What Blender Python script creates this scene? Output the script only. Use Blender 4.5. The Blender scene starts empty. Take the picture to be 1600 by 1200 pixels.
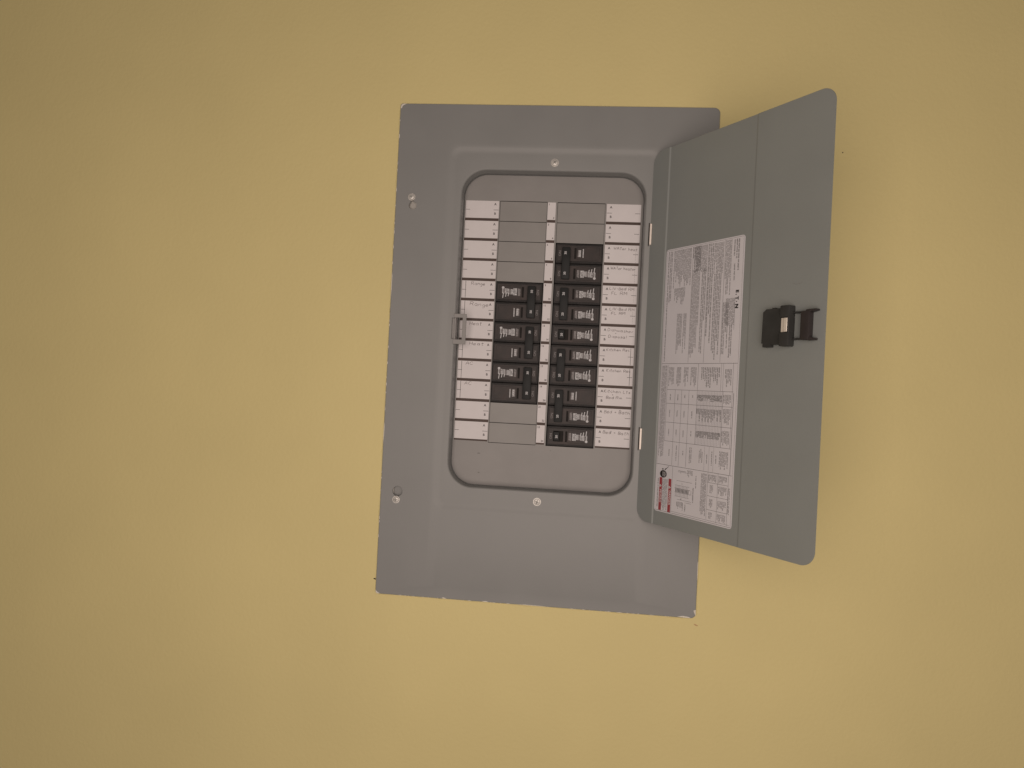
import bpy, bmesh, math, random
from mathutils import Vector, Matrix
random.seed(11)
R_ = math.radians
SC = bpy.context.scene
COL = SC.collection

# ------------------------------------------------------------------ camera
cam_d = bpy.data.cameras.new('camera')
cam = bpy.data.objects.new('camera', cam_d); COL.objects.link(cam)
RB = ((0.9944713, 0.0918878, 0.0508272), (0.0500316, 0.0109429, -0.9986877), (-0.0923234, 0.9957092, 0.0062851))
r, d, f = Vector(RB[0]), Vector(RB[1]), Vector(RB[2])
m = Matrix((( r.x, -d.x, -f.x), (r.y, -d.y, -f.y), (r.z, -d.z, -f.z))).to_4x4()
m.translation = (0.0418159, -0.8641465, -0.0428418)
cam.matrix_world = m
cam_d.sensor_width = 36.0
cam_d.lens = 1104.064 / 1600 * 36
cam_d.clip_start = 0.02; cam_d.clip_end = 50
SC.camera = cam

# ------------------------------------------------------------------ room ambient and an added front light
w = bpy.data.worlds.new("World"); SC.world = w; w.use_nodes = True
bg = w.node_tree.nodes['Background']
bg.inputs[0].default_value = (1.0, 0.84, 0.74, 1); bg.inputs[1].default_value = 0.115
def area(name, loc, target, size, size_y, power, color):
    l = bpy.data.lights.new(name, 'AREA'); l.shape = 'RECTANGLE'; l.size = size; l.size_y = size_y
    l.energy = power; l.color = color
    o = bpy.data.objects.new(name, l); COL.objects.link(o)
    o.location = loc
    o.rotation_euler = (Vector(target) - Vector(loc)).to_track_quat('-Z', 'Y').to_euler()
    return o
area('added_front_light', (0.06, -1.13, -0.14), (0.02, 0, -0.10), 1.05, 0.95, 8.4, (1.0, 0.83, 0.74))  # soft lamp added behind the camera, placed for wall falloff and door shadow
SC.view_settings.view_transform = 'Standard'; SC.view_settings.look = 'None'
SC.view_settings.exposure = 0.0; SC.view_settings.gamma = 1.0

# ------------------------------------------------------------------ materials
def mat(name, col, rough=0.6, metal=0.0, var=0.06, vscale=40, bump=0.0, bscale=600, spec=0.5, col2=None, rvar=0.0):
    M = bpy.data.materials.new(name); M.use_nodes = True
    nt = M.node_tree; N = nt.nodes; L = nt.links
    b = N['Principled BSDF']
    tc = N.new('ShaderNodeTexCoord')
    n = N.new('ShaderNodeTexNoise'); n.inputs['Scale'].default_value = vscale; n.inputs['Detail'].default_value = 5
    L.new(tc.outputs['Object'], n.inputs['Vector'])
    mx = N.new('ShaderNodeMix'); mx.data_type = 'RGBA'
    c1 = tuple(c * (1 - var) for c in col); c2 = tuple(min(1, c * (1 + var)) for c in (col2 or col))
    mx.inputs['A'].default_value = (*c1, 1); mx.inputs['B'].default_value = (*c2, 1)
    mr = N.new('ShaderNodeMapRange'); mr.inputs['From Min'].default_value = 0.3; mr.inputs['From Max'].default_value = 0.7
    L.new(n.outputs['Fac'], mr.inputs['Value']); L.new(mr.outputs['Result'], mx.inputs['Factor'])
    L.new(mx.outputs['Result'], b.inputs['Base Color'])
    b.inputs['Roughness'].default_value = rough; b.inputs['Metallic'].default_value = metal
    b.inputs['Specular IOR Level'].default_value = spec
    if rvar:
        mr2 = N.new('ShaderNodeMapRange'); mr2.inputs['To Min'].default_value = rough - rvar; mr2.inputs['To Max'].default_value = rough + rvar
        L.new(n.outputs['Fac'], mr2.inputs['Value']); L.new(mr2.outputs['Result'], b.inputs['Roughness'])
    if bump:
        nb = N.new('ShaderNodeTexNoise'); nb.inputs['Scale'].default_value = bscale; nb.inputs['Detail'].default_value = 3
        L.new(tc.outputs['Object'], nb.inputs['Vector'])
        bp = N.new('ShaderNodeBump'); bp.inputs['Strength'].default_value = bump; bp.inputs['Distance'].default_value = 0.001
        L.new(nb.outputs['Fac'], bp.inputs['Height']); L.new(bp.outputs['Normal'], b.inputs['Normal'])
    return M
M = {}
M['wall']    = mat('yellow_wall_paint', (0.795, 0.69, 0.33), 0.62, var=0.03, vscale=5, bump=0.38, bscale=240, spec=0.3)
M['trim']    = mat('grey_enamel', (0.274, 0.283, 0.276), 0.45, var=0.035, vscale=14, bump=0.10, bscale=900, rvar=0.05)
M['door']    = mat('grey_enamel_door', (0.278, 0.302, 0.291), 0.44, var=0.035, vscale=12, bump=0.10, bscale=900, rvar=0.05)
M['deck']    = mat('grey_enamel_deck', (0.300, 0.296, 0.286), 0.5, var=0.05, vscale=22, bump=0.10, bscale=900)
M['filler']  = mat('grey_filler', (0.300, 0.296, 0.283), 0.5, var=0.05, vscale=30, bump=0.1, bscale=900)
M['steel']   = mat('galvanised_steel', (0.52, 0.51, 0.47), 0.45, metal=0.2, var=0.10, vscale=90)
M['screw']   = mat('zinc_screw', (0.62, 0.61, 0.57), 0.40, metal=0.3, var=0.15, vscale=400)
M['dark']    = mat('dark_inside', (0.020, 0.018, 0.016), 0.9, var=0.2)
M['paper']   = mat('white_label_paper', (0.77, 0.75, 0.755), 0.6, var=0.02, vscale=60, spec=0.3)
M['sheet']   = mat('directory_paper', (0.72, 0.715, 0.745), 0.5, var=0.03, vscale=25, spec=0.4)
M['brown']   = mat('brown_label_border', (0.075, 0.050, 0.040), 0.6, var=0.1)
M['ink']     = mat('black_ink', (0.065, 0.06, 0.06), 0.7, var=0.1)
M['finink']  = mat('fine_print_ink', (0.22, 0.215, 0.22), 0.7, var=0.15, vscale=300)
M['marker']  = mat('black_marker', (0.018, 0.015, 0.015), 0.6, var=0.1)
M['pencil']  = mat('pencil_grey', (0.22, 0.19, 0.19), 0.7, var=0.35, vscale=500)
M['red']     = mat('danger_red', (0.36, 0.055, 0.065), 0.6, var=0.08)
M['brk']     = mat('black_breaker_plastic', (0.028, 0.028, 0.028), 0.5, var=0.18, vscale=70, bump=0.15, bscale=1500, col2=(0.034, 0.031, 0.030), spec=0.28)
M['brkface'] = mat('breaker_face_plastic', (0.032, 0.032, 0.031), 0.45, var=0.15, vscale=45, bump=0.12, bscale=1500, col2=(0.050, 0.039, 0.036), spec=0.28)
M['handle']  = mat('breaker_handle_plastic', (0.020, 0.022, 0.022), 0.55, var=0.15, vscale=90, spec=0.28)
M['white']   = mat('white_print', (0.60, 0.61, 0.62), 0.6, var=0.25, vscale=700)
M['faint']   = mat('faint_print', (0.30, 0.285, 0.285), 0.6, var=0.25, vscale=700)
M['chip']    = mat('chipped_white_paint', (0.80, 0.76, 0.66), 0.6, var=0.15, vscale=400)
M['latch']   = mat('latch_plastic', (0.042, 0.043, 0.041), 0.5, var=0.12, vscale=80, spec=0.28)
M['tongue']  = mat('latch_tongue_plastic', (0.042, 0.036, 0.035), 0.45, var=0.12, vscale=80, spec=0.28)
M['clip']    = mat('steel_clip', (0.92, 0.86, 0.76), 0.35, metal=0.35, var=0.05, vscale=90)
M['pin']     = mat('hinge_metal', (0.86, 0.78, 0.70), 0.45, metal=0.2, var=0.08, vscale=200)
M['scuff']   = mat('scuff', (0.215, 0.215, 0.20), 0.6, var=0.1)

# ------------------------------------------------------------------ mesh helpers (x right, h towards the viewer, z up, millimetres)
def P(x, h, z): return Vector((x * .001, -h * .001, z * .001))
def finish(bm, name, m, parent=None, loc=None, rot=None, smooth=None, label=None, kind=None, closed=True):
    if closed: bmesh.ops.recalc_face_normals(bm, faces=bm.faces)
    me = bpy.data.meshes.new(name); bm.to_mesh(me); bm.free()
    if smooth is not None:
        for p in me.polygons: p.use_smooth = True
        me.set_sharp_from_angle(angle=R_(smooth))
    me.materials.append(m)
    return link(me, name, parent, loc, rot, label, kind)
def link(me, name, parent=None, loc=None, rot=None, label=None, kind=None):
    o = bpy.data.objects.new(name, me); COL.objects.link(o)
    if parent is not None: o.parent = parent
    if loc is not None: o.location = loc
    if rot is not None: o.rotation_euler = rot
    if label: o['label'] = label
    if kind: o['kind'] = kind
    return o
def box(bm, x0, x1, h0, h1, z0, z1, bev=0.0, seg=1):
    vs = [bm.verts.new(P(x, h, z)) for x in (x0, x1) for h in (h0, h1) for z in (z0, z1)]
    fs = [bm.faces.new([vs[i] for i in q]) for q in ((0,1,3,2),(4,6,7,5),(0,4,5,1),(2,3,7,6),(0,2,6,4),(1,5,7,3))]
    if bev:
        es = list({e for f_ in fs for e in f_.edges})
        bmesh.ops.bevel(bm, geom=es, offset=bev * .001, segments=seg, affect='EDGES', profile=0.5)
def cyl(bm, cx, cz, h0, h1, r0, r1=None, n=28, jit=0):
    r1 = r0 if r1 is None else r1
    a = [bm.verts.new(P(cx + r0 * math.cos(t), h0, cz + r0 * math.sin(t))) for t in (2*math.pi*i/n for i in range(n))]
    b = [bm.verts.new(P(cx + r1 * math.cos(t), h1, cz + r1 * math.sin(t))) for t in (2*math.pi*i/n for i in range(n))]
    for i in range(n): bm.faces.new((a[i], a[(i+1)%n], b[(i+1)%n], b[i]))
    bm.faces.new(a[::-1]); bm.faces.new(b)
def prism(bm, pts, h0, h1):
    a = [bm.verts.new(P(x, h0, z)) for x, z in pts]; b = [bm.verts.new(P(x, h1, z)) for x, z in pts]
    n = len(pts)
    for i in range(n): bm.faces.new((a[i], a[(i+1)%n], b[(i+1)%n], b[i]))
    bm.faces.new(a[::-1]); bm.faces.new(b)
def quad(bm, x0, x1, z0, z1, h):
    bm.faces.new([bm.verts.new(P(x, h, z)) for x, z in ((x0, z0), (x1, z0), (x1, z1), (x0, z1))])
def poly(bm, pts, h): bm.faces.new([bm.verts.new(P(x, h, z)) for x, z in pts])
def plate(bm, xs, zs, holes, h0, h1):
    """plate on a grid of breaks with some cells left open, closed all round"""
    nx, nz = len(xs) - 1, len(zs) - 1
    V = {}
    def v(i, j, k):
        if (i, j, k) not in V: V[i, j, k] = bm.verts.new(P(xs[i], (h0, h1)[k], zs[j]))
        return V[i, j, k]
    solid = lambda i, j: 0 <= i < nx and 0 <= j < nz and (i, j) not in holes
    for i in range(nx):
        for j in range(nz):
            if not solid(i, j): continue
            bm.faces.new((v(i,j,1), v(i+1,j,1), v(i+1,j+1,1), v(i,j+1,1)))
            bm.faces.new((v(i,j,0), v(i,j+1,0), v(i+1,j+1,0), v(i+1,j,0)))
            if not solid(i-1, j): bm.faces.new((v(i,j,0), v(i,j,1), v(i,j+1,1), v(i,j+1,0)))
            if not solid(i+1, j): bm.faces.new((v(i+1,j,0), v(i+1,j+1,0), v(i+1,j+1,1), v(i+1,j,1)))
            if not solid(i, j-1): bm.faces.new((v(i,j,0), v(i+1,j,0), v(i+1,j,1), v(i,j,1)))
            if not solid(i, j+1): bm.faces.new((v(i,j+1,0), v(i,j+1,1), v(i+1,j+1,1), v(i+1,j+1,0)))
def rrect(x0, x1, z0, z1, rad, K=12):
    if not hasattr(rad, '__len__'): rad = (rad,) * 4           # corners: TR, TL, BL, BR
    out = []
    for (cx, cz, a0), q in zip(((x1, z1, 0), (x0, z1, 90), (x0, z0, 180), (x1, z0, 270)), rad):
        sx = -1 if a0 in (0, 270) else 1; sz = -1 if a0 in (0, 90) else 1
        for k in range(K):
            t = R_(a0 + 90 * k / (K - 1))
            out.append((cx + sx * q + q * math.cos(t), cz + sz * q + q * math.sin(t)))
    return out
def loft(bm, loops, close=False):
    L = [[bm.verts.new(P(x, h, z)) for x, z in pts] for pts, h in loops]
    n = len(L[0])
    rng = range(len(L)) if close else range(len(L) - 1)
    for a in rng:
        A, B = L[a], L[(a + 1) % len(L)]
        for i in range(n): bm.faces.new((A[i], A[(i+1)%n], B[(i+1)%n], B[i]))
    return L

# flat lettering from the built-in font, cached as (verts, faces) in font units
_tx = {}
def glyphs(s):
    if s in _tx: return _tx[s]
    c = bpy.data.curves.new('t', 'FONT'); c.body = s; c.size = 1; c.resolution_u = 2; c.align_x = 'CENTER'; c.align_y = 'CENTER'
    o = bpy.data.objects.new('t', c); COL.objects.link(o)
    dg = bpy.context.evaluated_depsgraph_get(); dg.update()
    me = o.evaluated_get(dg).to_mesh()
    r_ = ([v.co.copy() for v in me.vertices], [tuple(p.vertices) for p in me.polygons])
    bpy.data.objects.remove(o); bpy.data.curves.remove(c)
    _tx[s] = r_; return r_
def text(bm, s, x, z, size, h, turn=0, sx=1.0, bold=0.0):
    vs, fs = glyphs(s)
    ca, sa = math.cos(R_(turn)), math.sin(R_(turn))
    offs = [(0, 0)] if not bold else [(0, 0), (bold, 0), (0, bold), (bold, bold)]
    for k, (ox, oz) in enumerate(offs):
        B = []
        for v in vs:
            a, b = v.x * size * sx + ox, v.y * size + oz
            B.append(bm.verts.new(P(x + a * ca - b * sa, h + k * .004, z + a * sa + b * ca)))
        for q in fs:
            try: bm.faces.new([B[i] for i in q])
            except ValueError: pass

# pen strokes: every letter a set of polylines in a box 1 wide 1 high (lower case about 0.6)
PEN = {
 'R': ([(0,0),(0,1),(.5,.98),(.6,.75),(.45,.55),(0,.5)], [(.3,.5),(.65,0)]),
 'a': ([(.5,.5),(.2,.6),(0,.3),(.15,0),(.45,.15),(.5,.55),(.5,.05),(.62,0)],),
 'n': ([(0,.58),(.03,0)], [(.03,.35),(.25,.58),(.45,.5),(.48,0)]),
 'g': ([(.5,.5),(.2,.6),(.02,.3),(.2,.05),(.48,.2),(.5,.55),(.45,-.35),(.1,-.4)],),
 'e': ([(.02,.3),(.48,.36),(.35,.6),(.08,.5),(.02,.2),(.2,0),(.5,.08)],),
 'H': ([(0,0),(.03,1)], [(.6,1),(.58,0)], [(0,.5),(.6,.53)]),
 't': ([(.2,.95),(.18,.05),(.35,0)], [(0,.65),(.42,.68)]),
 'T': ([(.3,1),(.28,0)], [(0,.98),(.6,1)]),
 'A': ([(0,0),(.32,1),(.62,0)], [(.12,.38),(.52,.4)]),
 'C': ([(.6,.85),(.3,1),(.02,.5),(.25,.02),(.62,.12)],),
 'W': ([(0,1),(.18,0),(.36,.75),(.55,0),(.75,1)],),
 'r': ([(0,.58),(.03,0)], [(.03,.35),(.2,.58),(.38,.55)]),
 'h': ([(0,1),(.02,0)], [(.02,.35),(.25,.58),(.43,.45),(.45,0)]),
 'L': ([(.02,1),(0,0),(.5,.03)],),
 'I': ([(.2,1),(.18,0)],),
 'i': ([(.1,.58),(.1,0)], [(.1,.8),(.12,.84)]),
 'v': ([(0,.58),(.2,0),(.42,.58)],),
 'V': ([(0,1),(.28,0),(.55,1)],),
 '-': ([(.05,.45),(.4,.47)],),
 'B': ([(0,0),(.02,1),(.45,.9),(.42,.6),(.05,.52),(.52,.4),(.48,.05),(0,0)],),
 'd': ([(.45,.45),(.2,.58),(.02,.3),(.18,.02),(.45,.15),(.5,1),(.5,0)],),
 'M': ([(0,0),(.05,1),(.33,.4),(.6,1),(.66,0)],),
 'm': ([(0,.58),(.02,0)], [(.02,.4),(.2,.58),(.3,.5),(.3,0)], [(.3,.4),(.48,.58),(.58,.5),(.6,0)]),
 'F': ([(0,0),(.02,1),(.5,1)], [(.02,.55),(.4,.55)]),
 'D': ([(0,0),(.02,1),(.4,.85),(.55,.45),(.38,.08),(0,0)],),
 's': ([(.38,.5),(.15,.6),(.05,.42),(.35,.22),(.28,.02),(0,.05)],),
 'w': ([(0,.58),(.14,0),(.3,.45),(.44,0),(.6,.58)],),
 'p': ([(0,.58),(.02,-.4)], [(.02,.4),(.3,.6),(.45,.3),(.25,0),(.03,.1)]),
 'o': ([(.25,.58),(.02,.3),(.2,0),(.45,.25),(.28,.58)],),
 'l': ([(.1,1),(.1,0)],),
 'K': ([(0,0),(.02,1)], [(.5,1),(.05,.48),(.55,0)]),
 'c': ([(.42,.5),(.2,.6),(.02,.3),(.2,0),(.45,.1)],),
 '+': ([(.05,.42),(.5,.44)], [(.27,.7),(.28,.15)]),
 'N': ([(0,0),(.02,1),(.5,.02),(.55,1)],),
 '1': ([(.1,.75),(.3,1),(.28,0)],),
 '2': ([(.02,.8),(.3,1),(.5,.75),(.02,.03),(.55,.03)],),
}
def ribbon(bm, pts, wd, h):
    # smooth a little, then sweep a flat pen line
    q = []
    for i in range(len(pts) - 1):
        p0, p1, p2, p3 = pts[max(i-1,0)], pts[i], pts[i+1], pts[min(i+2,len(pts)-1)]
        for t in (0, .33, .66):
            q.append(tuple(.5*((2*b)+(-a+c)*t+(2*a-5*b+4*c-e)*t*t+(-a+3*b-3*c+e)*t**3) for a, b, c, e in zip(p0, p1, p2, p3)))
    q.append(pts[-1])
    prev = None
    for i, (x, z) in enumerate(q):
        x2, z2 = q[min(i+1, len(q)-1)]; x1, z1 = q[max(i-1, 0)]
        dx, dz = x2 - x1, z2 - z1; l = math.hypot(dx, dz) or 1
        nx, nz = -dz/l*wd/2, dx/l*wd/2
        cur = (bm.verts.new(P(x+nx, h, z+nz)), bm.verts.new(P(x-nx, h, z-nz)))
        if prev: bm.faces.new((prev[0], prev[1], cur[1], cur[0]))
        prev = cur
def write(bm, s, x, z, width, hgt, h, pen=.34, slope=0.0, turn=0):
    adv = [0.5 if c == ' ' else max(p[0] for st in PEN[c] for p in st) + .22 for c in s]
    tot = sum(adv); k = width / tot; cx = 0
    ca, sa = math.cos(R_(turn)), math.sin(R_(turn))
    for c, a in zip(s, adv):
        if c != ' ':
            jy = random.uniform(-.06, .06) * hgt; js = random.uniform(.88, 1.1); jx = random.uniform(-.04, .04)
            for st in PEN[c]:
                pts = []
                for px, pz in st:
                    X = (cx + px + jx + .08 * pz) * k; Z = pz * hgt * js + jy + slope * X
                    X += random.uniform(-.05, .05); Z += random.uniform(-.05, .05)
                    pts.append((x + X * ca - Z * sa, z + X * sa + Z * ca))
                ribbon(bm, pts, pen * random.uniform(.85, 1.15), h)
        cx += a

# ------------------------------------------------------------------ wall (drywall sheet with the opening the box sits in)
HW, HH = 196.0, 306.6          # half size of the cover
bm = bmesh.new()
plate(bm, [-1700, -184, 184, 1500], [-1200, -292, 292, 1200], {(1, 1)}, -15.5, -2.6)
wall = finish(bm, 'wall', M['wall'], kind='structure')
# ridge of wall paint that has built up unevenly against the cover's edge
bm = bmesh.new()
def bead(ax, s0, s1, fixed, out, n):
    prev = None
    for i in range(n + 1):
        t = s0 + (s1 - s0) * i / n
        wv = .9 + .55 * math.sin(i * .37 + fixed) + random.uniform(-.35, .35)
        hv = -2.0 + .35 * math.sin(i * .61) + random.uniform(-.15, .15)
        pr = []
        for q, hh in ((-.15, -2.7), (-.15, hv), (max(.35, wv) * .5, hv - .15), (max(.5, wv) + .5, -2.7)):
            c = fixed + out * q
            pr.append(bm.verts.new(P(c, hh, t) if ax == 'z' else P(t, hh, c)))
        if prev:
            for a in range(3): bm.faces.new((prev[a], prev[a+1], pr[a+1], pr[a]))
        prev = pr
bead('z', -HH + 4, HH - 4, -HW - .25, -1, 150)
bead('z', -HH + 4, -170, HW + .25, 1, 40)
bead('x', -HW + 4, HW - 6, -HH - .25, -1, 110)
finish(bm, 'paint_ridge', M['wall'], wall, smooth=60)
bm = bmesh.new(); prism(bm, [(-200.4, -288.9), (-197.6, -288.1), (-195.7, -286.6), (-195.7, -291.0), (-198.2, -289.9)], -2.9, -2.35)
finish(bm, 'gap', M['dark'], wall, label='small black gap in the drywall at the cover edge')
bm = bmesh.new(); prism(bm, [(339.8, 256.2), (340.4, 257.1), (341.2, 256.6), (341.0, 255.6), (340.1, 255.5)], -2.7, -2.4)
finish(bm, 'speck', M['marker'], wall)
M['smudge'] = mat('orange_smudge', (0.62, 0.42, 0.20), 0.6, var=0.1)
bm = bmesh.new(); prism(bm, [(194.4, -314.0), (196.0, -313.4), (198.2, -314.6), (199.9, -315.3), (198.6, -316.2), (196.4, -315.6)], -2.7, -2.45)
finish(bm, 'smudge', M['smudge'], wall)

# ------------------------------------------------------------------ the breaker panel
ROOTZ = -.3066
panel = bpy.data.objects.new('breaker_panel', None); COL.objects.link(panel); panel.location = (0, 0, ROOTZ)
panel['label'] = 'grey steel electrical breaker panel with its door standing open on the yellow wall'
panel['category'] = 'breaker panel'
OFF = Vector((0, 0, -ROOTZ))
def part(bm, name, m, smooth=None, label=None, kind=None, closed=True, parent=None, loc=None, rot=None):
    p = panel if parent is None else parent
    l = (OFF if parent is None else Vector((0, 0, 0))) + (loc or Vector((0, 0, 0)))
    return finish(bm, name, m, p, l, rot, smooth, label, kind, closed)

# steel box behind the cover
bm = bmesh.new()
loft(bm, [(rrect(-182, 182, -290, 290, 2, 3), -3.4), (rrect(-182, 182, -290, 290, 2, 3), -96), (rrect(-180, 180, -288, 288, 2, 3), -95), (rrect(-180, 180, -288, 288, 2, 3), -3.4)], close=True)
box(bm, -180, 180, -96, -94.5, -288, 288)
part(bm, 'enclosure', M['steel'])

# front cover: one sheet lofted from its edge to the rolled lip of the opening
bm = bmesh.new()
def wob(pts, amp):     # the hand-trimmed paint line makes the outline a touch uneven
    return [(x + amp * math.sin(z * .043 + 1), z + amp * math.sin(x * .05)) for x, z in pts]
oc = (7, 3, 3, 6)
loft(bm, [
    (rrect(-HW, HW, -HH, HH, oc), -2.0),
    (rrect(-HW, HW, -HH, HH, oc), -.7),
    (rrect(-HW+.25, HW-.25, -HH+.25, HH-.25, oc), -.2),
    (rrect(-HW+.9, HW-.9, -HH+.9, HH-.9, oc), 0),
    (rrect(-168, 168, -296, 284, 14), 0),
    (rrect(-134, 134, -292.5, 258, 12), .5),
    (rrect(-130.0, 130.0, -197.3, 254.7, 14), .5),
    (rrect(-127.6, 127.6, -194.9, 252.3, 12), .15),
    (rrect(-125.4, 125.4, -192.7, 250.1, 11), -.50),
    (rrect(-122.6, 122.6, -189.9, 247.3, 10), -.90),
    (rrect(-120.6, 120.6, -187.9, 245.3, 9), -1.0),
    (rrect(-115.5, 115.5, -169.6, 228.8, 33), -1.0),
    (rrect(-114.3, 114.3, -168.4, 227.6, 32), -1.15),
    (rrect(-113.3, 113.3, -167.4, 226.6, 31), -1.8),
    (rrect(-112.8, 112.8, -166.9, 226.1, 30.5), -3.0),
    (rrect(-112.5, 112.5, -166.6, 225.8, 30), -15.6),
    (rrect(-113.7, 113.7, -167.8, 227.0, 31), -15.6),
    (rrect(-114.2, 114.2, -168.3, 227.5, 31), -2.6),
    (rrect(-130, 130, -200, 256, 16), -2.0),
], close=True)
cover = part(bm, 'cover', M['trim'], smooth=10, loc=None)
# keyholes at the left edge and the slot behind the door catch are real cut-outs
def keyhole(cx, cz, rr, nx, nz, nr):
    bm2 = bmesh.new()
    pts = []
    a = math.atan2(nz - cz, nx - cx); sp = .42
    for i in range(26):
        t = a + sp + (2*math.pi - 2*sp) * i / 25; pts.append((cx + rr*math.cos(t), cz + rr*math.sin(t)))
    for i in range(9):
        t = a - math.pi/2 + math.pi * i / 8; pts.append((nx + nr*math.cos(t), nz + nr*math.sin(t)))
    prism(bm2, pts, -12, 12)
    return bm2
cutters = []
bmx = bmesh.new(); box(bmx, -117.2, -110, -8, 8, 14.8, 41.2)
for b_ in (keyhole(-173.9, 178.9, 5.1, -175.6, 188.5, 2.4), keyhole(-174.4, -177.6, 6.4, -175.4, -187.0, 2.6), bmx):
    bmesh.ops.recalc_face_normals(b_, faces=b_.faces)
    me = bpy.data.meshes.new('cut'); b_.to_mesh(me); b_.free()
    o = bpy.data.objects.new('cut', me); COL.objects.link(o); o.parent = panel; o.location = OFF; cutters.append(o)
    md = cover.modifiers.new('cut', 'BOOLEAN'); md.operation = 'DIFFERENCE'; md.solver = 'EXACT'; md.object = o
dg = bpy.context.evaluated_depsgraph_get(); dg.update()
me = bpy.data.meshes.new_from_object(cover.evaluated_get(dg))
cover.modifiers.clear(); cover.data = me; me.name = 'cover'
for p_ in me.polygons: p_.use_smooth = True
me.set_sharp_from_angle(angle=R_(10))
for o in cutters: bpy.data.objects.remove(o)

bm = bmesh.new(); prism(bm, [(-183, 170), (-165, 170), (-165, 194), (-183, 194)], -6.6, -5.6); part(bm, 'mounting_tab', M['steel'])
bm = bmesh.new(); prism(bm, [(-183, -196), (-165, -196), (-165, -166), (-183, -166)], -6.8, -6.0); part(bm, 'mounting_tab', M['trim'])
# chipped paint along the cover's edges
bm = bmesh.new()
def chip(pts, h=.06): prism(bm, pts, h - .12, h)
chip([(-195.4, 303.0), (-194.2, 305.4), (-191.0, 306.3), (-188.4, 306.2), (-191.6, 304.6), (-193.2, 303.4), (-194.0, 301.0), (-195.3, 300.0)])
chip([(-195.6, -301.8), (-194.6, -303.6), (-191.0, -305.6), (-190.4, -306.2), (-194.2, -306.2), (-195.4, -304.6)])
chip([(193.2, -297.0), (195.7, -296.2), (195.8, -303.8), (194.6, -300.4), (193.8, -299.0)])
chip([(174.0, -305.6), (181.0, -304.4), (187.2, -305.0), (190.6, -306.3), (183.0, -306.3)])
chip([(-112.6, -305.9), (-110.2, -304.9), (-106.0, -305.7), (-108.0, -306.4)])
chip([(-62.0, -305.9), (-57.0, -305.2), (-53.0, -306.3), (-60, -306.4)])
chip([(-195.9, 262.0), (-194.9, 264.2), (-195.1, 267.6), (-195.9, 268.4)])
chip([(-195.9, 60.0), (-195.3, 72.0), (-195.2, 90.6), (-195.9, 95)])
chip([(-195.9, -120.0), (-195.25, -110.0), (-195.2, -96.6), (-195.9, -92)])
chip([(-20.0, -306.4), (-8.0, -305.8), (12.0, -305.9), (20, -306.4)])
chip([(195.3, -240.0), (195.9, -238.0), (195.9, -262.0), (195.4, -255.0)])
for i in range(34):
    t = random.uniform(-285, 290); l = random.uniform(.8, 9)
    chip([(-195.95, t), (-195.4 + random.uniform(0, .3), t + l * .4), (-195.95, t + l)], .03)
    t = random.uniform(-180, 170)
    chip([(t, -306.5), (t + l * .5, -305.9 - random.uniform(0, .3)), (t + l, -306.5)], .03)
part(bm, 'paint_chips', M['chip'], kind='stuff')

# screws
def screw(x, z, base, rr, slot_turn, tall=2.0):
    bm = bmesh.new()
    cyl(bm, x, z, base, base + .5, rr, rr)
    for r0, r1, h0, h1 in ((rr*.80, rr*.78, .5, tall*.8), (rr*.78, rr*.60, tall*.8, tall)):
        cyl(bm, x, z, base + h0 + .002, base + h1, r0, r1)
    s = part(bm, 'screw', M['screw'], smooth=35)
    bm = bmesh.new(); ca, sa = math.cos(R_(slot_turn)), math.sin(R_(slot_turn))
    for a, b in (((-.52, -.09), (.52, .09)), ((-.09, -.40), (.09, .40))):
        pts = [(x + rr*(px*ca - pz*sa), z + rr*(px*sa + pz*ca)) for px, pz in ((a[0], a[1]), (b[0], a[1]), (b[0], b[1]), (a[0], b[1]))]
        prism(bm, pts, base + tall + (.012 if a[0] < -.3 else .016), base + tall + (.03 if a[0] < -.3 else .036))
    finish(bm, 'recess', M['scuff'], s)
screw(.5, 236.3, -1.0, 5.0, 38, 2.6); screw(-.4, -179.8, -1.0, 4.9, 70, 2.2)
screw(-175.7, 189.4, .05, 4.6, 20, 2.8); screw(-175.7, -188.2, .05, 4.6, 10, 2.6)

# catch that the door latch grips, bridging the left edge of the opening
bm = bmesh.new()
box(bm, -114.6, -98.8, -1.0, .9, 41.4, 46.2, .35); box(bm, -114.6, -98.8, -1.0, .9, 8.6, 14.4, .35)
box(bm, -103.6, -98.9, -.95, .85, 13.9, 41.9, .3)
box(bm, -119.5, -112.9, -6.0, -4.4, 13.4, 42.6); box(bm, -113.4, -112.2, -14, -1.2, 12, 44)
part(bm, 'door_catch', M['deck'], smooth=30)

# ------------------------------------------------------------------ deck behind the opening, with the two columns of breaker positions
DK = -19.8; Z0 = 192.7; PT = 25.4
CL0, CL1, CR0, CR1 = -66.7, -7.0, 5.7, 65.3
bm = bmesh.new()
plate(bm, [-100, CL0, CL1, CR0, CR1, 100], [-150, Z0 - 12*PT - .3, Z0 + .3, 208], {(1, 1), (3, 1)}, DK - 1.4, DK)
loft(bm, [(rrect(-111.9, 111.9, -165.9, 225.2, 29.4), DK), (rrect(-100, 100, -150, 208, .01), DK), (rrect(-100, 100, -150, 208, .01), DK - 1.4), (rrect(-111.9, 111.9, -165.9, 225.2, 29.4), DK - 1.4)], close=True)
deck = part(bm, 'deck', M['deck'])
bm = bmesh.new(); box(bm, -150, 150, -62, -60.5, -250, 255); part(bm, 'bus_cover', M['dark'])
bm = bmesh.new(); loft(bm, [(rrect(-140, 140, -200, 255, 20), -23.0), (rrect(-108, 108, -160, 220, 28), -23.0), (rrect(-108, 108, -160, 220, 28), -24.0), (rrect(-140, 140, -200, 255, 20), -24.0)], close=True); part(bm, 'gap_liner', M['trim'])  # grey ring added behind the deck so the gap shades to grey, not black
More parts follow.
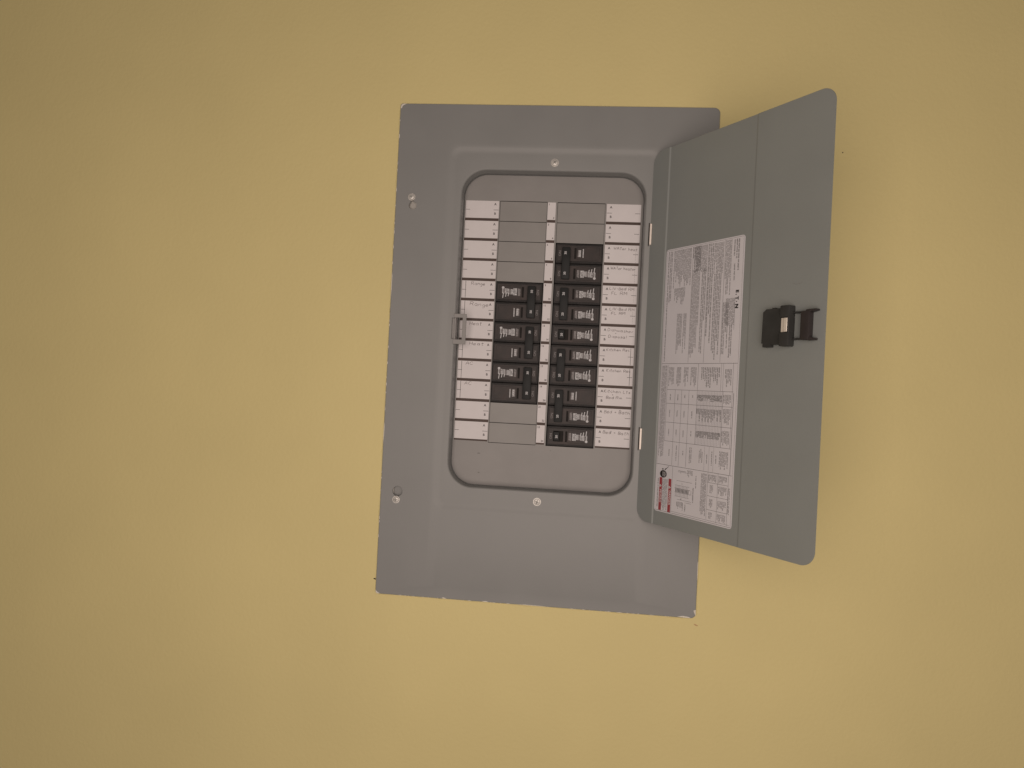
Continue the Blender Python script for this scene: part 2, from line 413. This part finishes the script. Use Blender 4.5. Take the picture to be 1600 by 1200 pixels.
# dirt marks on the deck
for x, z, a, b in ((-77.8, -126.4, 1.9, .7), (-76.6, -150.6, 1.3, .8), (12.4, -118, .8, .5)):
    bm = bmesh.new(); poly(bm, [(x + a*math.cos(t)*random.uniform(.8,1.2), z + b*math.sin(t)) for t in (i*math.pi/5 for i in range(10))], DK + .05)
    part(bm, 'dirt_mark', M['scuff'], closed=False)
# blank filler plates, one per unused position
def filler(x0, x1, row):
    zt = Z0 - row*PT - .5; zb = zt - PT + .9
    bm = bmesh.new(); t = random.uniform(-.12, .12)
    box(bm, x0 + .35, x1 - .25, DK - 1.2, DK - .15 + t, zb - .15, zt + .15, .25)
    o = part(bm, 'filler_plate', M['filler'], smooth=30)
    if row in (2, 10): o['label'] = 'blank filler plate with slightly lifted edge'
for row in (0, 1, 2, 3, 10, 11): filler(CL0, CL1, row)
for row in (0, 1): filler(CR0, CR1, row)

# ------------------------------------------------------------------ printed label strips
def label_base(x0, x1):
    bm = bmesh.new(); box(bm, x0, x1, DK - .02, DK + .12, Z0 - 12*PT + 1.0, Z0 - .2); return part(bm, 'label_strip', M['brown'])
label_base(-110.4, -67.7); label_base(-6.5, 3.8); label_base(66.8, 109.5)
TOP = DK + .30
hand_left = {4: [('Range', 12.4, 2.9, 18, 3.9, -.02)], 5: [('Range', 12.2, 3.3, 24, 4.4, -.05)], 6: [('Heat', 12.5, 2.9, 16.5, 3.9, 0)],
             7: [('Heat', 13.2, 2.9, 19.5, 3.8, 0)], 8: [('AC', 10.2, 2.6, 10.5, 3.7, 0)], 9: [('AC', 9.6, 2.4, 10.5, 3.9, 0)]}
hand_right = {2: [('WATer heat', 11.2, 3.6, 30, 3.3, -.045)], 3: [('WATer heater', 8.8, 3.2, 31, 3.3, -.02)],
              4: [('LIV-Bed RM', 8.6, 3.2, 31, 3.2, -.01), ('FL RM', 11.2, 9.0, 20, 3.4, .0)],
              5: [('LIV-Bed RM', 10.0, 3.0, 31, 3.2, -.01), ('FL RM', 12.2, 8.4, 18, 3.2, .0)],
              6: [('Dishwasher', 9.0, 3.6, 32, 3.3, -.05), ('+', 18.0, 7.8, 2.2, 1.8, 0), ('Disposal', 10.2, 12.0, 23, 3.2, .0)],
              7: [('Kitchen Rec', 8.6, 3.0, 29, 3.0, -.0)], 8: [('Kitchen Rec', 10.0, 3.2, 30, 3.4, -.01)],
              9: [('Kitchen Lts', 7.8, 3.6, 33, 3.4, -.01), ('+', 17.6, 8.0, 2.6, 2.2, 0), ('Bed Rm', 11.0, 11.6, 20, 3.0, .0)],
              10: [('Bed + Bath', 9.4, 3.6, 32, 3.8, -.02)], 11: [('Bed + Bath', 9.2, 3.8, 32.5, 3.6, -.02)]}
reads = {'AC': 'AC', 'FL RM': 'FL RM'}
for side, x0, x1, hand in (('L', -110.4, -67.7, hand_left), ('R', 66.8, 109.5, hand_right)):
    for row in range(12):
        zt = Z0 - row*PT - .3; zb = zt - PT + 3.5
        bm = bmesh.new(); box(bm, x0 + .15, x1 - .15, DK + .1, DK + .25, zb, zt)
        words = ' '.join(t[0] for t in hand.get(row, [])).replace('WATer', 'Water')
        card = part(bm, 'circuit_label', M['paper'], label=('white circuit label with handwritten ' + words) if words else None)
        bm = bmesh.new(); mid = zt - 11.3
        def tick(a, b, z=mid): quad(bm, a, b, z - .24, z + .24, TOP)
        if side == 'L':
            text(bm, 'A', x1 - 5.0 - .02*row, zt - 4.3, 4.1, TOP, bold=.16); text(bm, 'B', x1 - 5.0, zt - 16.2, 4.1, TOP, bold=.16)
            tick(x1 - 7.0, x1 - .6); tick(x0 + .5, x0 + 5.8)
            if 4 <= row <= 9: quad(bm, x0 + 4.9, x0 + 5.4, zb + .3, zt - .3, TOP)
        else:
            text(bm, 'A', x0 + 5.4, zt - 4.3, 4.1, TOP, bold=.16); text(bm, 'B', x0 + 5.4, zt - 16.2, 4.1, TOP, bold=.16)
            tick(x0 + .6, x0 + 6.8); tick(x1 - 7.4, x1 - 1.0)
            if 7 <= row <= 8: quad(bm, x1 - 4.5, x1 - 4.0, zb + .3, zt - .3, TOP)
            elif 2 <= row <= 5:
                z = zt - 1
                while z > zb + 1:
                    l = random.uniform(.8, 2.4); quad(bm, x1 - 4.3, x1 - 4.12, z - l, z, TOP); z -= l + random.uniform(.5, 1.4)
        finish(bm, 'lettering', M['ink'], card, closed=False, kind='stuff')
        if row in hand:
            bm = bmesh.new()
            for s, a, dz, wd, hh, sl in hand[row]: write(bm, s, x0 + a, zt - dz - hh*.55, wd, hh, TOP + .02, pen=.44, slope=sl)
            finish(bm, 'handwriting', M['pencil'], card, closed=False, kind='stuff')
for row in range(12):
    zt = Z0 - row*PT - .3; zb = zt - PT + 3.5
    bm = bmesh.new(); box(bm, -6.4, 3.7, DK + .1, DK + .25, zb, zt); card = part(bm, 'number_label', M['paper'])
    bm = bmesh.new()
    text(bm, str(2*row + 1), -4.5 + (.5 if row > 4 else 0), zt - 2.7, 3.3, TOP, bold=.10); text(bm, str(2*row + 2), 1.6 - (.5 if row > 3 else 0), zb + 2.2, 3.3, TOP, bold=.10)
    finish(bm, 'lettering', M['ink'], card, closed=False, kind='stuff')

# ------------------------------------------------------------------ circuit breakers (local: u from the label side to the middle, w up)
def pole(bm, fb, w0, wl):
    """one pole: base in bm, raised faces in fb"""
    box(bm, .4, 58.8, -30, -1.7, w0 - 12.4, w0 + 12.4, .5)
    box(bm, .9, 58.3, -1.9, -.9, w0 - 11.7, w0 - 10.9, .15); box(bm, .9, 58.3, -1.9, -.9, w0 + 10.9, w0 + 11.7, .15)
    # raised face with the handle well and the slot left open
    plate(fb, [2.2, 33.2, 35.6, wl, 50.6, 56.6], [w0 - 9.6, w0 - 6.6, w0 + 6.6, w0 + 9.6], {(1, 1), (3, 1)}, -2.0, .25)
    box(fb, 4.6, 32.0, .2, .55, w0 - 7.9, w0 + 7.9, .2)
def breaker(x, z, turned, poles, ratings, prints, label, tie=True):
    ws = [12.7, -12.7] if poles == 2 else [0]
    bm, fb = bmesh.new(), bmesh.new()
    for w_ in ws: pole(bm, fb, w_, 40.9 if poles == 2 else 38.2)
    rot = (0, math.pi, 0) if turned else (0, 0, 0)
    b = part(bm, 'circuit_breaker', M['brk'], smooth=30, label=label, loc=P(x, DK + .9, z), rot=rot)
    finish(fb, 'face', M['brkface'], b)
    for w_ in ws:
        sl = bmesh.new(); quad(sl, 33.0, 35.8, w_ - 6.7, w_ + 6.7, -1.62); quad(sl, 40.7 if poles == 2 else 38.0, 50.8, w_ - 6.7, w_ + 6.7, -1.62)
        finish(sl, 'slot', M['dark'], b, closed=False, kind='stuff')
    hb = bmesh.new()
    for w_ in ws:
        prism_h = [(43.2, 43.9, 50.1, 50.4)]
        box(hb, 43.0, 50.2, -2.0, 3.8, w_ - 5.6, w_ + 5.6, .7, 2)
    if poles == 2: box(hb, 40.6, 50.6, 2.8, 5.3, -19.6, 20.2, .8, 2)
    finish(hb, 'handle', M['handle'], b, smooth=40)
    ht = 5.4 if poles == 2 else 3.9
    pr, fa = bmesh.new(), bmesh.new()
    flip = 180 if turned else 0
    for w_, rt, kind in zip(ws, ratings, prints):
        text(pr, rt, 46.2, w_ + .6, 3.9, ht, turn=90 + flip, bold=.2)
        # printed block on the face: short upright lines of tiny type
        def lines(u, w0, w1, wd, den=.72, tgt=pr):
            q = w0
            while q < w1:
                l = random.uniform(.45, 1.3)
                quad(tgt, u - .2, u + wd + .3, w_ + q, w_ + min(q + l, w1), .62); q += l + (.16 if random.random() < den else .45)
        if kind == 'full':
            for u, a, c in ((28.6, -4.8, 4.8), (30.2, -4.6, 4.2)): lines(u, a, c, .8, tgt=fa)
            for u, a, c in ((22.6, -4.2, 4.6), (24.4, -4.2, 4.6), (26.0, -4.2, 4.6)): lines(u, a, c, .75 if u > 23 else .9)
            quad(pr, 24.2, 26.4, w_ - 3.9, w_ - 2.4, .63); quad(pr, 24.2, 26.4, w_ + 2.9, w_ + 4.2, .63)
            for i, u in enumerate((8.6, 10.4, 12.2, 14.0, 15.8, 17.6, 19.4, 21.0)):
                lines(u, -2.0 - (1.2 if i > 4 else .3), 4.6 - .2*i, .8, .9, tgt=(fa if i % 4 == 1 else pr))
            for u, c in ((8.9, -8.0), (12.4, -6.4), (15.6, -5.6)):
                poly(pr, [(u, w_ + c), (u + 1.0, w_ + c), (u + 1.7, w_ - 1.6), (u + .7, w_ - 1.6)], .64)
            poly(pr, [(9.4 + 1.7*math.cos(t), w_ + 5.0 + 1.5*math.sin(t)) for t in (i*math.pi/6 for i in range(12))], .64)
        else:
            lines(24.2, -5.6, 5.0, .8, 1.0)
            for u in (27.6, 28.9, 30.2): lines(u, -4.2, 4.4, .75, tgt=(pr if u < 30 else fa))
        text(fa, 'ON', 53.4, w_ + .2, 4.4, .32, turn=90 + flip)
    finish(pr, 'print', M['white'], b, closed=False, kind='stuff')
    finish(fa, 'faint_print', M['faint'], b, closed=False, kind='stuff')
    return b
XL, XR = CL0, CR1
def zc(row, n): return Z0 - row*PT - (PT if n == 2 else PT/2)
breaker(XL, zc(4, 2), False, 2, ('50', '50'), ('full', 'plain'), 'two-pole black breaker beside the Range labels')
breaker(XL, zc(6, 2), False, 2, ('30', '30'), ('full', 'plain'), 'two-pole black breaker beside the Heat labels')
breaker(XL, zc(8, 2), False, 2, ('30', '30'), ('full', 'plain'), 'two-pole black breaker beside the AC labels')
breaker(XR, zc(2, 2), True, 2, ('30', '30'), ('full', 'plain'), 'two-pole black breaker beside the water heater labels')
breaker(XR, zc(4, 2), True, 2, ('20', '20'), ('full', 'full'), 'pair of black breakers with tied handles beside the FL RM labels')
breaker(XR, zc(6, 1), True, 1, ('20',), ('full',), 'single black breaker beside the dishwasher label')
breaker(XR, zc(7, 2), True, 2, ('20', '20'), ('full', 'full'), 'pair of black breakers with tied handles beside the Kitchen Rec labels')
breaker(XR, zc(9, 2), True, 2, ('20', '20'), ('full', 'plain'), 'two-pole black breaker beside the kitchen lights label')
breaker(XR, zc(11, 1), True, 1, ('20',), ('full',), 'lowest single black breaker beside the last Bed and Bath label')

# ------------------------------------------------------------------ door, swung open about its right-hand hinges
ANG = 0.94449; HX = 123.84; HY = 4.0
S0, S1, ZT, ZB = -6.6, 237.8, 250.9, -193.0
def door_h(s):      # pressed profile: the middle field stands proud
    def st(a, b, x): t = min(1, max(0, (x - a) / (b - a))); return t*t*(3 - 2*t)
    return -1.2 * st(20.3, 22.6, s) + .55 * st(147.6, 150.4, s)
ss = set([S0, S1, 20.0, 147.4, 150.6, 85])
for i in range(13):
    t = i / 12 * math.pi / 2
    ss.add(round(S0 + 18 - 18*math.cos(t), 3)); ss.add(round(S1 - 15 + 15*math.sin(t), 3))
for i in range(7): ss.add(20.3 + 2.3*i/6); ss.add(147.6 + 2.8*i/6)
ss = sorted(ss)
def zlim(s):
    def cut(rad):
        return rad
    zt, zb = ZT, ZB
    if s < S0 + 18: q = 18 - math.sqrt(max(0, 18**2 - (S0 + 18 - s)**2)); zt -= q; zb += q
    if s > S1 - 15: q = 15 - math.sqrt(max(0, 15**2 - (s - S1 + 15)**2)); zt -= q; zb += q
    return zt, zb
bm = bmesh.new(); cols = []
TH = 1.5
for s in ss:
    zt, zb = zlim(s); hh = door_h(s)
    cols.append([bm.verts.new(P(s, hh, zt - .3)), bm.verts.new(P(s, hh, zb + .3)), bm.verts.new(P(s, hh - .35, zb)), bm.verts.new(P(s, hh - TH, zb)), bm.verts.new(P(s, hh - TH, zt)), bm.verts.new(P(s, hh - .35, zt))])
for a, b in zip(cols, cols[1:]):
    for i in range(6): bm.faces.new((a[i], a[(i+1)%6], b[(i+1)%6], b[i]))
bm.faces.new(cols[0]); bm.faces.new(cols[-1][::-1])
door = part(bm, 'door', M['door'], loc=P(HX, HY, 0), rot=(0, 0, -ANG))
for a, b in ((138.7, 164.3), (-108.4, -82.9)):
    bm = bmesh.new()
    box(bm, 119.2, 121.6, -.9, 2.6, a, b, .4); part(bm, 'hinge', M['pin'], smooth=30)
    bm = bmesh.new(); box(bm, 118.0, 119.0, -.95, -.55, a - 1.2, b + 1.2); part(bm, 'hinge_slot', M['dark'])

def sub(bm, name, m, closed=False, smooth=None, label=None, kind=None): return finish(bm, name, m, door, None, None, smooth, label, kind, closed)
HS = -1.2
# directory sheet with its printing turned on its side
bm = bmesh.new()
pts = rrect(23.2, 139.9, -176.6, 128.6, 3.2, 6); prism(bm, pts, HS - .05, HS + .22)
sub(bm, 'directory_sheet', M['sheet'], closed=True, label='white directory sheet of fine print turned on its side')
PH = HS + .30
ink, fin, red, wht, mk = bmesh.new(), bmesh.new(), bmesh.new(), bmesh.new(), bmesh.new()
def rule_s(s, z0, z1, wd=.28): quad(ink, s - wd/2, s + wd/2, z0, z1, PH)
def rule_z(z, s0, s1, wd=.28): quad(ink, s0, s1, z - wd/2, z + wd/2, PH + .01)
def block(s0, s1, zt, zb, pitch=1.75, rag=.25, hh=.52, dens=.86, skip=0):
    s = s1 - pitch*.3
    while s > s0:
        end = zb + random.random()**2 * rag * (zt - zb)
        if random.random() < .14: end = zb + random.uniform(.2, .6) * (zt - zb)
        z = zt - random.uniform(0, .4)
        if not (skip and random.random() < skip):
            while z > end:
                word = random.randint(2, 9)
                for _ in range(word):
                    l = random.uniform(.42, .72)
                    k = random.choice((1, 1, 1, 1.35))
                    quad(fin, s - pitch*hh*k, s, z - l, z, PH); z -= l + .22
                    if z < end: break
                z -= random.uniform(.45, .8)
        s -= pitch
# upper field: five columns of small type
rule_s(24.6, -121, 127, .2)
block(30.6, 34.6, 125.8, 66, 2.2, .2); block(26.0, 29.6, 126, -3, 2.6, .3, skip=.3)
block(36.2, 64.6, 125.8, 82, 1.75, .35, skip=.04); block(40, 57, 82, 62, 1.75, .8); block(46.8, 62.8, 52.2, 6, 1.7, .5, skip=.05)
rule_s(66.6, -4, 126)
block(67.6, 79.0, 126, 100, 1.75, .0); block(70, 88.6, 126, 96, 1.75, .1); block(67.8, 79, 100, 2, 1.7, .35); block(82.0, 88.4, 100, 5, 2.3, .2)
rule_s(89.8, -4, 126)
block(91.2, 98.0, 126, 4, 2.6, .35); block(98.8, 112.2, 125.5, 92, 1.75, .1); block(99.0, 110.5, 92, -1, 2.2, .25)
rule_s(113.6, -4, 126.5)
block(114.6, 123.2, 126, 66, 1.75, .5); block(118.6, 130.6, 63.8, 34.5, 1.6, .25); block(115.2, 122.4, 60, 5, 2.1, .35); block(124.4, 128.6, 36, 1, 2.3, .3)
rule_s(130.4, 30, 64, .2)
block(124.6, 131.4, 125.6, 104, 3.2, .3, .42); block(126, 129, 100, 78, 3.0, .5, .4)
block(131.6, 134.2, 125.6, 88, 3.4, .3, .45)
rule_z(-4.9, 24.8, 138.0, .35)
rule_z(-175.2, 24.6, 138.4, .3); rule_z(127.2, 24.6, 138.4, .2); rule_s(138.4, -175, 127, .18)
# middle field: the ruled table
block(26.2, 34.2, -7, -114, 1.7, .2); rule_s(35.3, -6.5, -94.5)
for z in (-34.8, -50.8, -72.5, -94.2): rule_z(z, 35.3, 134, .3)
for s in (48.8, 59.2, 70.6): rule_s(s, -34.8, -121)
rule_s(83.0, -5, -94.2); rule_s(116.4, -5, -34.5, .22); rule_s(119.2, -5, -34.8, .22); rule_s(120.2, -34.8, -94, .3); rule_s(132.6, -5, -94, .25)
for s0, s1 in ((37, 46.5), (49.8, 57.8), (60.4, 69.2), (72, 81.6)):
    block(s0 + .5, s1 - .8, -9, -31, 1.8, .3)
    block((s0+s1)/2 - .8, (s0+s1)/2 + .8, -40, -47, 2.0, .1); block((s0+s1)/2 - .8, (s0+s1)/2 + .8, -58, -66, 2.0, .1); block((s0+s1)/2 - .8, (s0+s1)/2 + .8, -80, -88, 2.0, .1)
block(84.5, 115, -9, -31, 2.5, .55, skip=.12); block(121.5, 131, -11, -30, 1.9, .5)
s = 84.6
while s < 119.6: rule_s(s, -35.2, -94.0, .15); s += 2.15
block(83.6, 119.4, -39.2, -45.8, 1.55, .0, .75); block(83.6, 119.4, -78.8, -86.0, 1.55, .0, .75); block(84, 119.4, -54.5, -68.5, 2.15, .7)
block(121.5, 131.5, -38, -48, 1.8, .3); block(121.5, 132, -53, -70, 1.8, .3); block(121.5, 131.5, -76, -91, 1.8, .3)
for s, a, b in ((43, -103, -112), (54.5, -98, -116), (65, -103, -112), (75.4, -98, -116), (77.6, -98, -116), (90, -100, -114), (92, -98, -116), (94, -101, -113), (101, -103, -113), (108, -99, -115), (114, -103, -112)):
    block(s, s + 1.7, a, b, 1.9, .1)
for s in (98, 104.6, 111): rule_s(s, -95, -121, .18)
block(120, 131.5, -98, -117, 1.8, .5)
rule_s(134.6, -36, -121, .5); rule_z(-121.8, 23.8, 137.2, .35)
# lower field: hazard mark, wiring sketch and size table
rule_s(50.8, -122, -174.2, .25); rule_s(104.5, -122, -172, .25); rule_s(118.8, -122, -174, .25); rule_s(133.2, -122, -174.5, .25)
for z in (-132.8, -147.0, -161.8): rule_z(z, 104.5, 133.2, .28)
rule_z(-173.2, 51, 136.5, .22)
for a, b in ((-124, -131.5), (-135, -145), (-150, -159.5), (-164, -172)):
    block(106 + (3 if a < -130 else 0), 117 - (4 if a < -130 else 0), a, b, 1.7, .4); block(120.4, 131.6, a, b, 1.7, .55)
block(95.5, 103.2, -124, -170, 1.65, .3); block(134.0, 136.2, -135, -172, 1.6, .3); block(86.8, 88.6, -128, -142, 2.0, .1)
block(74.4, 82.4, -123.6, -131.0, 1.7, .5); block(59.4, 73.2, -127.4, -128.2, 30, 0, .03); rule_s(66, -125.8, -126.2, 12)
rule_z(-127.2, 59.6, 73.2, .22); rule_z(-137.2, 58.0, 82.0, .25); rule_z(-142.3, 56.0, 78.4, .2); rule_z(-154.8, 56.2, 78.2, .2); rule_z(-158.2, 60, 82, .25); rule_z(-160.2, 72, 82, .25)
s = 57.0
while s < 77.6:
    quad(ink, s, s + .25, -154.6, -150.6, PH); quad(ink, s, s + .25, -146.0, -142.5, PH)
    quad(ink, s, s + 1.15, -149.9, -146.4, PH + .01); s += 2.1
quad(ink, 55.5, 79.5, -146.1, -145.7, PH + .02); quad(ink, 55.5, 81, -150.5, -150.2, PH + .02); rule_s(81, -146, -150.4, .25)
block(62, 69, -139.2, -140.6, 6.5, 0, .12); block(60, 70, -160.6, -170.5, 1.8, .5); block(72, 74, -162, -172, 2, .3); block(82.4, 85.4, -142, -160, 2.4, .6, skip=.3)
block(63, 68, -156.0, -157.3, 4, 0, .3)
quad(red, 30.3, 34.7, -174.8, -136.9, PH); sub(red, 'danger_band', M['red']); red = bmesh.new(); quad(red, 45.2, 49.7, -174.9, -136.9, PH)
block(36.2, 44.0, -138, -174, 1.8, .15); block(26.6, 29.2, -138, -172, 2, .15)
text(wht, 'DANGER', 47.45, -158.4, 4.1, PH + .04, turn=-90, sx=1.0, bold=.10); text(wht, 'PELIGRO', 32.5, -158.4, 3.9, PH + .04, turn=-90, sx=1.0, bold=.10)
for s in (32.5, 47.4):
    poly(wht, [(s - 1.6, -148.4), (s + 1.9, -146.6), (s - 1.6, -144.8)], PH + .04)
    quad(mk, s - .8, s + .7, -146.8, -146.4, PH + .08)
# hazard pictogram: dark round head with a tool held over it
poly(mk, [(36.0 + 5.6*math.cos(t), -132.6 + 4.3*math.sin(t)) for t in (i*math.pi/12 for i in range(24))], PH + .02)
poly(mk, [(38.4, -128.2), (39.8, -127.2), (44.8, -122.9), (44.2, -122.9), (40.6, -125.6), (38.0, -126.6)], PH + .03)
poly(mk, [(34.9 + 1.2*math.cos(t), -127.0 + .9*math.sin(t)) for t in (i*math.pi/5 for i in range(10))], PH + .03)
for i in range(5): quad(wht, 36.0, 40.4 - abs(i - 2)*.5, -135.2 + 1.15*i, -134.8 + 1.15*i, PH + .05)
quad(wht, 34.9, 35.3, -135.6, -129.6, PH + .05)
# bold maker's mark on the sheet's edge
text(mk, 'E', 132.4, 70.6, 5.3, PH + .05, turn=-90, sx=1.1, bold=.6); text(mk, 'T', 132.4, 63.4, 5.3, PH + .05, turn=-90, sx=1.05, bold=.6)
text(mk, 'N', 132.4, 55.0, 5.3, PH + .05, turn=-90, sx=1.15, bold=.6)
for a, b in ((131.4, 67.0), (132.6, 59.6)): poly(mk, [(a + .75*math.cos(t), b + .6*math.sin(t)) for t in (i*math.pi/4 for i in range(8))], PH + .05)
sub(fin, 'fine_print', M['finink'], kind='stuff'); sub(ink, 'ruled_lines', M['ink'], kind='stuff'); sub(red, 'danger_band', M['red']); sub(wht, 'white_lettering', M['paper'], kind='stuff'); sub(mk, 'black_print', M['marker'], kind='stuff')
# light scuffs on the bare door
bm = bmesh.new()
ribbon(bm, [(200.6, 72.2), (203, 70.6), (207, 70.3), (211, 71.2)], .35, -.62)
sub(bm, 'scuff', M['scuff'])

# latch
LB = -.62
bm = bmesh.new()
prism(bm, [(172.0, 14.0), (172.6, 44.6), (176.4, 47.6), (195.4, 47.6), (195.4, 13.2), (182, 12.6), (182, 10.2), (173.6, 10.2), (173.6, 13.8)], LB, 5.4)
box(bm, 182.2, 186, 1, 4.2, 47.4, 48.6)
box(bm, 194.8, 205.6, LB, 8.6, 38.3, 49.6, .9, 2); box(bm, 194.8, 205.6, LB, 8.6, 10.6, 23.6, .9, 2)
box(bm, 203.4, 205.4, LB, 8.3, 23.2, 38.8, .3)
for z in (17.4, 42.6): box(bm, 205.2, 220.5, LB + .6, 3.2, z - .8, z + .8, .3)
sub(bm, 'latch_housing', M['latch'], closed=True, smooth=30)
bm = bmesh.new(); box(bm, 195.2, 199.6, 5.0, 6.6, 24.2, 37.8, .3); box(bm, 199.4, 203.6, 5.6, 8.2, 24.2, 37.8, .5); sub(bm, 'latch_clip', M['clip'], closed=True, smooth=30)
bm = bmesh.new()
box(bm, 216.4, 226.0, LB + .2, 6.6, 16.0, 43.2, 1.0, 2)
prism(bm, [(221, 42.4), (222, 44.4), (232.0, 44.6), (232.4, 43.2), (225.5, 41.8)], LB + .4, 5.8)
prism(bm, [(223, 15.6), (231.0, 15.8), (231.2, 17.6), (225.6, 18.8), (223, 18.6)], LB + .4, 5.8)
sub(bm, 'latch_tongue', M['tongue'], closed=True, smooth=35)
